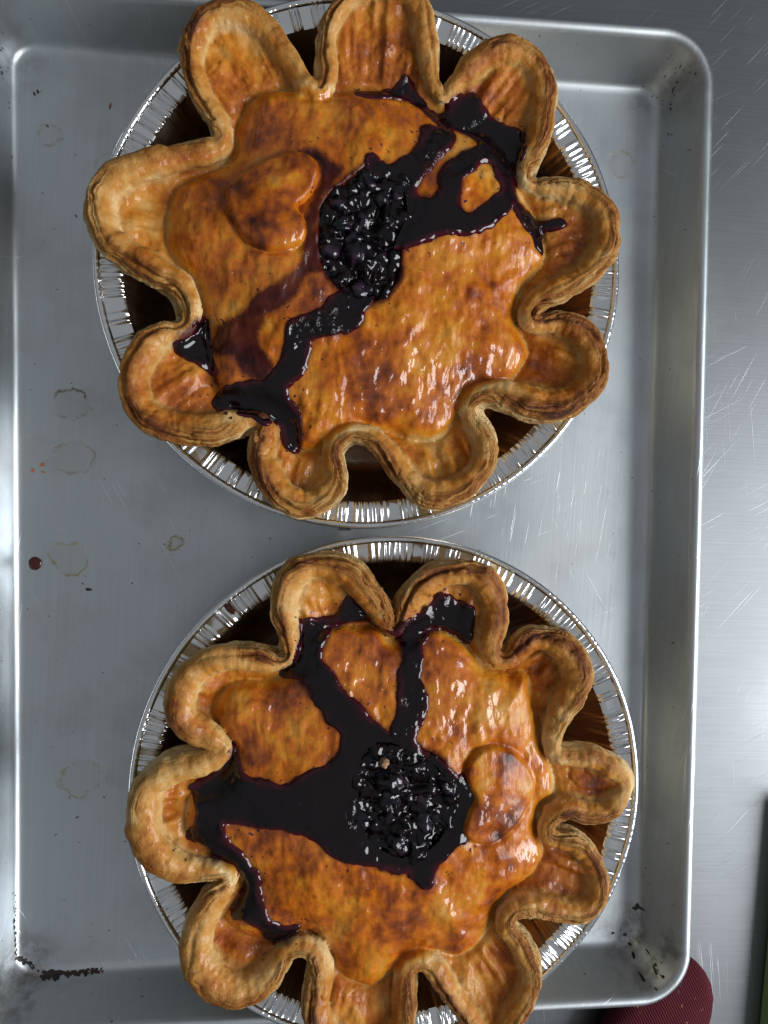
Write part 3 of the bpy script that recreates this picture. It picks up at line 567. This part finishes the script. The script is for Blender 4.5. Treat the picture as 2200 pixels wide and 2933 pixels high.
    upf = sstep(.0, .9, N[:, 2])
    ropeb = .23+.21*upf+.14*fbm(P[:, 0]/18, P[:, 1]/18, seed)
    petb = .54+.20*fbm(P[:, 0]/15, P[:, 1]/15, seed+3)
    outside_b = rope*ropeb+(1-rope)*np.where(q['sd'] < -1, petb, .10)
    bake = lidm*(.56+.12*fbm(P[:, 0]/24, P[:, 1]/24, seed+9)+.05*sstep(-20, -60, P[:, 0]))+(1-lidm)*outside_b
    bake -= .30*np.exp(-((q['dc']-.5)/1.7)**2)
    bake -= .10*outer*sstep(.8, 0., phi)
    bake += .06*outer*sstep(.1, -.4, lay)*gate
    bake += .20*rope*sstep(.75, .2, np.abs(phi-1.2))*sstep(-.1, .4, vnoise(s_arc/25, seed+20))
    gloss = np.clip(lidm+.42*(1-lidm)*sstep(-.5, -2, q['sd'])*(1-rope)+.35*rope*upf*sstep(1.3, 2.2, phi), 0, 1)
    layg = np.clip(outer*gate*sstep(1.6, 1.1, np.hypot(q['sd'], np.maximum(zz, -rv))/rv)+.0, 0, 1)
    A = dict(layu=(phi*rv*.55+P[:, 2]*.45+wander)/1.15, lays=s_arc/26.0, layg=layg, bake=bake, gloss=gloss, stain=np.where(q['sd'] < 0, q['st'], 50))
    # split into lid and fluted rim, sharing normals across the crease
    fl = q['dc'][F].mean(1) > 0.0
    Nf = vnormals(P, F)
    for nm, sel in (('top_crust', fl), ('fluted_rim', ~fl)):
        v, f, a, u = compact(P*MM, F[sel], A)
        o = mesh_np(nm, v, f, M_crust, root, True, a)
        o.data.normals_split_custom_set_from_vertices(Nf[u].tolist())
    # ------------------------------------------------ juice: a film with a rounded edge lying on the crust
    h2 = .5; x2 = np.arange(-112, 112.1, h2); n2 = len(x2)
    X2, Y2 = np.meshgrid(x2, x2, indexing='ij')
    jx, jy = (X2-LO)/H, (Y2-LO)/H
    sj = np.minimum.reduce([sdist(X2, Y2, p, .7) for p in d['jam']])-1.3
    wob = .5*fbm(X2/2.6, Y2/2.6, seed+30, 3)
    sj = sj+wob
    for p in d['isl']: sj = np.maximum(sj, -sdist(X2, Y2, p, .7)-.7+wob)
    hole2 = bilinear(dh, jx, jy)
    rug = (.5 if seed == 1 else .22)*sstep(13, 2, np.abs(hole2))+(.85 if seed == 1 else .45)*sstep(-.05, .4, fbm(X2/14, Y2/14, seed+40)); rug = np.clip(rug, 0, 1)
    B0 = bilinear(blur(np.where(dh < 0, Hlid-1.5, Hc), 1), jx, jy); B1 = bilinear(blur(np.where(dh < 0, Hlid-1.5, Hc), 14), jx, jy)
    msk = ((sj < 1) & (hole2 > -4)).astype(float)
    B2 = blur(B0*msk, 60)/(blur(msk, 60)+1e-4)
    w = sstep(-.6, -4.0, sj)*.9
    Zj = B0*(1-w)+np.minimum(np.maximum(B1, B2), B0+4.5)*w
    t = np.where(sj < 0, 1.25*np.sqrt(np.clip(-sj/1.6, 0, 1)), -sj*1.3)
    Zj = Zj+t-.1+(.25*fbm(X2/5, Y2/5, seed+33)+.55*rug*fbm(X2/2.3, Y2/2.3, seed+34, 2))*sstep(0, -2.5, sj)
    keepv = (sj < .9) & (hole2 > -3.0)
    def patch(name, keepv, Zp, mat, attrs, par, drop=None):
        idq = np.arange(n2*n2).reshape(n2, n2)
        kq = keepv[:-1, :-1] & keepv[1:, :-1] & keepv[1:, 1:] & keepv[:-1, 1:]
        Fq = np.stack([idq[:-1, :-1][kq], idq[1:, :-1][kq], idq[1:, 1:][kq], idq[:-1, 1:][kq]], 1)
        Vq = np.c_[X2.ravel(), Y2.ravel(), Zp.ravel()]*MM
        v, f, a, u = compact(Vq, Fq, {k: x.ravel() for k, x in attrs.items()})
        return mesh_np(name, v, f, mat, par, True, a)
    patch('juice', keepv, Zj, M_juice, dict(thick=np.clip(-sj/np.maximum(2.6+2.2*fbm(X2/8, Y2/8, seed+35), .8), 0, 1), rugged=rug), root)
    # ------------------------------------------------ filling in the cut hole
    lump = 3.4*np.abs(fbm(X2/8, Y2/8, seed+50, 2))+1.5*np.abs(fbm(X2/3.6, Y2/3.6, seed+51, 2))-2.0
    Zf = bilinear(blur(Hlid, 10), jx, jy)-.9+lump
    fill = patch('filling', hole2 < 2.0, np.where(hole2 > .5, Zf-2, Zf), M_juice, dict(thick=np.ones_like(Zf), rugged=np.full_like(Zf, .35)), root)
    r = np.random.default_rng(seed+100); spots = []
    hp = np.array(d['hole']); lo, hi = hp.min(0), hp.max(0)
    for tries in range(6000):
        p = r.uniform(lo, hi); i = int(round((p[0]-LO)/H)); j = int(round((p[1]-LO)/H))
        if dh[i, j] > -3.2: continue
        if all((p[0]-a)**2+(p[1]-b)**2 > 6.2**2 for a, b in spots): spots.append(tuple(p))
        if len(spots) >= berry_n: break
    for k, (x, y) in enumerate(spots):
        i = int(round((x-LO)/H)); j = int(round((y-LO)/H))
        o = bpy.data.objects.new('berry', BERRY[k % len(BERRY)]); link(o, root)
        sc = r.uniform(.85, 1.6)
        o.location = (x*MM, y*MM, (Hlid[i, j]-4.2+r.uniform(-1.6, 1.6))*MM)
        o.rotation_euler = tuple(r.uniform(0, 6.28, 3)); o.scale = (sc, sc*r.uniform(.85, 1.1), sc*.9)
    # ------------------------------------------------ heart cut-out laid on the lid
    sh = sdist(X2, Y2, d['heart'], .7)+.3*fbm(X2/5, Y2/5, seed+60)
    Hb = bilinear(blur(Hlid, 3), jx, jy)
    Zh = Hb+np.where(sh < 0, 3.1*np.sqrt(np.clip(1-(1-np.clip(-sh/1.9, 0, 1))**2, 0, 1))+.13*np.clip(-sh, 0, 12), -2.2*sh)-.15+.22*fbm(X2/7, Y2/7, seed+61)
    hb = (.71 if seed == 1 else .64)+.22*fbm(X2/9, Y2/9, seed+62)-.25*sstep(-2.5, 0, sh)*.4
    st2 = np.minimum.reduce([sdist(X2, Y2, s) for s in d['stain']])+2.5
    ho = patch('heart_cutout', sh < 1.3, Zh, M_crust, dict(bake=hb, gloss=np.ones_like(hb), stain=st2, layu=hb*0, lays=hb*0, layg=hb*0), root)
    ho['label'] = heart_label
    return root

def berry_mesh(seed):
    bm = bmesh.new(); bmesh.ops.create_icosphere(bm, subdivisions=3, radius=1.0)
    V = np.array([v.co for v in bm.verts])
    r = 1+.24*fbm(V[:, 0]*1.4+seed*5, V[:, 1]*1.4, V[:, 2]*1.4)-.42*np.abs(fbm(V[:, 0]*2.1+seed, V[:, 1]*2.1, V[:, 2]*2.1+3))+.18*fbm(V[:, 0]*3.4, V[:, 1]*3.4+seed, V[:, 2]*3.4)
    crown = np.arccos(np.clip(V[:, 2], -1, 1)); r -= .22*np.exp(-(crown/.28)**2)-.10*np.exp(-((crown-.5)/.13)**2)
    for v, s in zip(bm.verts, r): v.co = v.co*float(s)*4.3*MM
    for f in bm.faces: f.smooth = True
    me = bpy.data.meshes.new('berry'); bm.to_mesh(me); bm.free(); me.materials.append(M_berry); return me
BERRY = [berry_mesh(i) for i in range(5)]

foil_pan(DATA[0]['c'], 3, 'crimped foil pan under the pie at the top of the sheet')
foil_pan(DATA[1]['c'], 5, 'crimped foil pan under the pie at the bottom of the sheet')
pie(DATA[0], 1, 'golden blueberry pie with heart left of the berry hole', 'browned pastry heart stained with juice', 15)
pie(DATA[1], 2, 'golden blueberry pie with heart right of the berry hole and a large juice pool', 'glossy browned pastry heart', 15)

# ------------------------------------------------------------------ small things on the pan
def chip_mesh(bm, x, y, size, ang, asp, th=.25, r=random):
    k = r.randint(5, 8); pts = []
    for i in range(k):
        a = 2*math.pi*i/k; q = size*r.uniform(.55, 1.1)
        u, v = q*math.cos(a), q*asp*math.sin(a)
        pts.append((x+u*math.cos(ang)-v*math.sin(ang), y+u*math.sin(ang)+v*math.cos(ang)))
    lo = [bm.verts.new((px*MM, py*MM, (pan_z(px, py)+.02)*MM)) for px, py in pts]
    hi = [bm.verts.new((px*MM*.999+x*MM*.001, py*MM*.999+y*MM*.001, (pan_z(px, py)+th)*MM)) for px, py in pts]
    bm.faces.new(hi)
    for i in range(k):
        j = (i+1) % k; bm.faces.new((lo[i], lo[j], hi[j], hi[i]))
def chips(name, items, mat):
    bm = bmesh.new()
    for it in items: chip_mesh(bm, *it)
    me = bpy.data.meshes.new(name); bm.to_mesh(me); bm.free(); me.materials.append(mat)
    return link(bpy.data.objects.new(name, me))
def cluster(n, box, size, ang=None, asp=.55):
    out = []
    for _ in range(n):
        x = random.uniform(box[0], box[1]); y = random.uniform(box[2], box[3])
        out.append((x, y, random.uniform(*size), random.uniform(0, 3.1) if ang is None else ang+random.uniform(-.3, .3), asp))
    return out
random.seed(11)
tag(chips('burnt_residue', cluster(16, (143, 160, -222, -207), (.35, 1.5)) + cluster(16, (152, 161, -222, -214), (.5, 1.6)) + cluster(9, (149.5, 152, -200, -165), (.25, .6), 1.57, .3) + cluster(4, (147, 151, -196, -190), (.6, 1.7)) + cluster(6, (136, 146, -208, -203), (.4, 1.1)), M_burnt), 'black burnt residue flecks in the pan corner by the red mitt', 'residue', kind='stuff')
def streak(n, a, b, wob, size, ang, asp):
    out = []
    for i in range(n):
        t = (i+random.uniform(-.6, .6))/n; t = min(max(t, 0), 1)
        out.append((a[0]+(b[0]-a[0])*t+random.gauss(0, wob), a[1]+(b[1]-a[1])*t+random.gauss(0, wob), random.uniform(*size)*(1-.5*t), ang+random.uniform(-.25, .25), asp*random.uniform(.6, 1.4)))
    return out
tag(chips('burnt_residue', streak(26, (-149.6, -203), (-150.2, -170), .25, (.5, 1.5), 1.57, .3)+streak(34, (-149, -203), (-141.5, -209.5), .5, (.7, 1.7), -.75, .5)+streak(60, (-138, -211), (-110, -210.8), .35, (.9, 2.2), .03, .45)+cluster(8, (-158, -149, -222, -214), (.4, 1.2)), M_burnt), 'burnt black crust along the lower left pan corner', 'residue', kind='stuff')
tag(chips('burnt_residue', cluster(28, (146, 160, 203, 220), (.15, .5)) + cluster(7, (150, 153, 185, 206), (.3, .9), 1.57, .25), M_burnt), 'small dark baked specks in the upper right pan corner', 'residue', kind='stuff')
tag(chips('burnt_residue', cluster(26, (-160, -150, 182, 214), (.15, .6)) + cluster(2, (-141, -139, 189, 192), (.6, 1.1)), M_burnt), 'small dark baked specks in the upper left pan corner', 'residue', kind='stuff')
for i, ((x, y), s, lab) in enumerate((((-137.9, 25.0), 1.7, 'largest of three brown pastry flakes near the left pan wall'), ((-142.1, 22.2), 1.1, 'pale pastry flake nearest the left pan wall'), ((-137.7, 21.8), .9, 'smallest of three brown pastry flakes near the left pan wall'))):
    tag(chips('pastry_flake', [(x, y, s, .6+i, .6, .5)], M_flake), lab, 'flake', 'pastry flakes on the pan floor')
tag(chips('crumb', [(-117.4, -32.1, 1.5, -.2, .45, .8)], M_burnt), 'dark crumb on the pan floor right of the juice drop', 'crumb')
tag(chips('pastry_flake', [(-108.0, 187.5, 1.9, 1.3, .28, .4)], M_flake), 'thin brown flake on the upper left pan floor', 'flake', 'pastry flakes on the pan floor')


# juice drop baked on the pan floor
def dome_drop(name, x, y, r, h, mat):
    bm = bmesh.new(); bmesh.ops.create_uvsphere(bm, u_segments=28, v_segments=14, radius=1.0)
    for v in bm.verts:
        a = math.atan2(v.co.y, v.co.x); w = 1+.035*math.sin(3*a+1)+.025*math.sin(5*a)
        v.co = Vector((v.co.x*r*w*MM, v.co.y*r*w*1.06*MM, max(v.co.z, -.2)*h*MM))
    for f in bm.faces: f.smooth = True
    me = bpy.data.meshes.new(name); bm.to_mesh(me); bm.free(); me.materials.append(mat)
    o = link(bpy.data.objects.new(name, me)); o.location = (x*MM, y*MM, .25*MM); return o
dr = dome_drop('juice_drip', 0, 0, 1.3, .6, M_drop); dr.location = (-50.2*MM, -35.9*MM, 31.9*MM); dr.scale = (1, 2.4, 1); dr.rotation_euler = (0, 0, .75)
tag(dr, 'dark juice drip on the upper left foil flange of the lower pan', 'juice drip')
tag(dome_drop('juice_drop', -141.2, -20.1, 2.9, 1.1, M_drop), 'round dark red juice drop on the bare pan floor', 'juice drop')

# oven mitt under the pan corner
def mitt():
    # flattened rounded finger end: rings along its axis from the tip back out of the frame
    prof = [(0, .02), (1.5, .25), (4, .46), (8, .65), (14, .82), (22, .94), (32, 1.0), (48, 1.03), (70, 1.05), (95, 1.06), (96, .98)]
    n = 64; rings = []
    ax = Vector((-.42, -.91, 0)).normalized(); sx = Vector((-ax.y, ax.x, 0))
    tip = Vector((172.0, -213.0, 8.0))
    for s, w in prof:
        a = np.arange(n)*2*np.pi/n
        cx = np.sign(np.cos(a))*np.abs(np.cos(a))**.8*25.0*w; cz = np.sign(np.sin(a))*np.abs(np.sin(a))**.85*9.4*min(1, w*1.05)
        c0 = np.array(tip+ax*s)
        rings.append((c0+cx[:, None]*np.array(sx)+cz[:, None]*np.array((0, 0, 1)))*MM)
    V, F = loft(rings)
    nz = fbm(V[:, 0]/.018, V[:, 1]/.018, V[:, 2]/.018)
    V[:, 2] += .0022*nz*(V[:, 2] > .004)
    # the cloth is pressed against the outside of the pan wall
    for i in range(len(V)):
        x, y, z = V[i]/MM
        ax_, ay_ = abs(x)-(HX-CR), abs(y)-(HY-CR)
        o = (math.hypot(max(ax_, 0), max(ay_, 0))+min(max(ax_, ay_), 0))-CR
        need = 3.5+.42*max(z, 0)
        if o < need:
            g = Vector((max(ax_, 0)*(1 if x > 0 else -1), max(ay_, 0)*(1 if y > 0 else -1))); 
            if g.length < 1e-6: g = Vector((0, -1))
            g.normalize(); V[i, 0] += g.x*(need-o)*MM; V[i, 1] += g.y*(need-o)*MM
    return mesh_np('oven_mitt', V, F, M_mitt)
def crumb(loc, size):
    bm = bmesh.new(); bmesh.ops.create_icosphere(bm, subdivisions=3, radius=1.0)
    V = np.array([v.co for v in bm.verts]); r = 1+.3*fbm(V[:, 0]*1.8, V[:, 1]*1.8, V[:, 2]*1.8)
    for v, q in zip(bm.verts, r): v.co = v.co*float(q)*size*MM
    for f in bm.faces: f.smooth = True
    me = bpy.data.meshes.new('crumb'); bm.to_mesh(me); bm.free(); me.materials.append(M_crumb)
    o = link(bpy.data.objects.new('crumb', me)); o.location = loc; return o
tag(crumb((15.2*MM, -96.6*MM, 53.0*MM), 2.0), 'tan pastry crumb lying on the berries of the lower pie', 'crumb')
tag(mitt(), 'dark red ribbed cloth mitt poking out under the pan corner', 'oven mitt')

# green board at the right edge of the table
def board():
    bm = bmesh.new()
    p = [(223.6, -140.0), (213.2, -300.0), (330, -300), (330, -140)]
    lo = [bm.verts.new((x*MM, y*MM, -1.5*MM)) for x, y in p]; hi = [bm.verts.new((x*MM, y*MM, 10.5*MM)) for x, y in p]
    bm.faces.new(hi); bm.faces.new(lo[::-1])
    for i in range(4): bm.faces.new((lo[i], lo[(i+1) % 4], hi[(i+1) % 4], hi[i]))
    bmesh.ops.recalc_face_normals(bm, faces=bm.faces)
    bmesh.ops.bevel(bm, geom=list(bm.edges), offset=1.5*MM, segments=3, affect='EDGES', profile=.5)
    me = bpy.data.meshes.new('cutting_board'); bm.to_mesh(me); bm.free(); me.materials.append(M_board)
    return link(bpy.data.objects.new('cutting_board', me))
tag(board(), 'green plastic cutting board at the right edge of the steel table', 'cutting board')
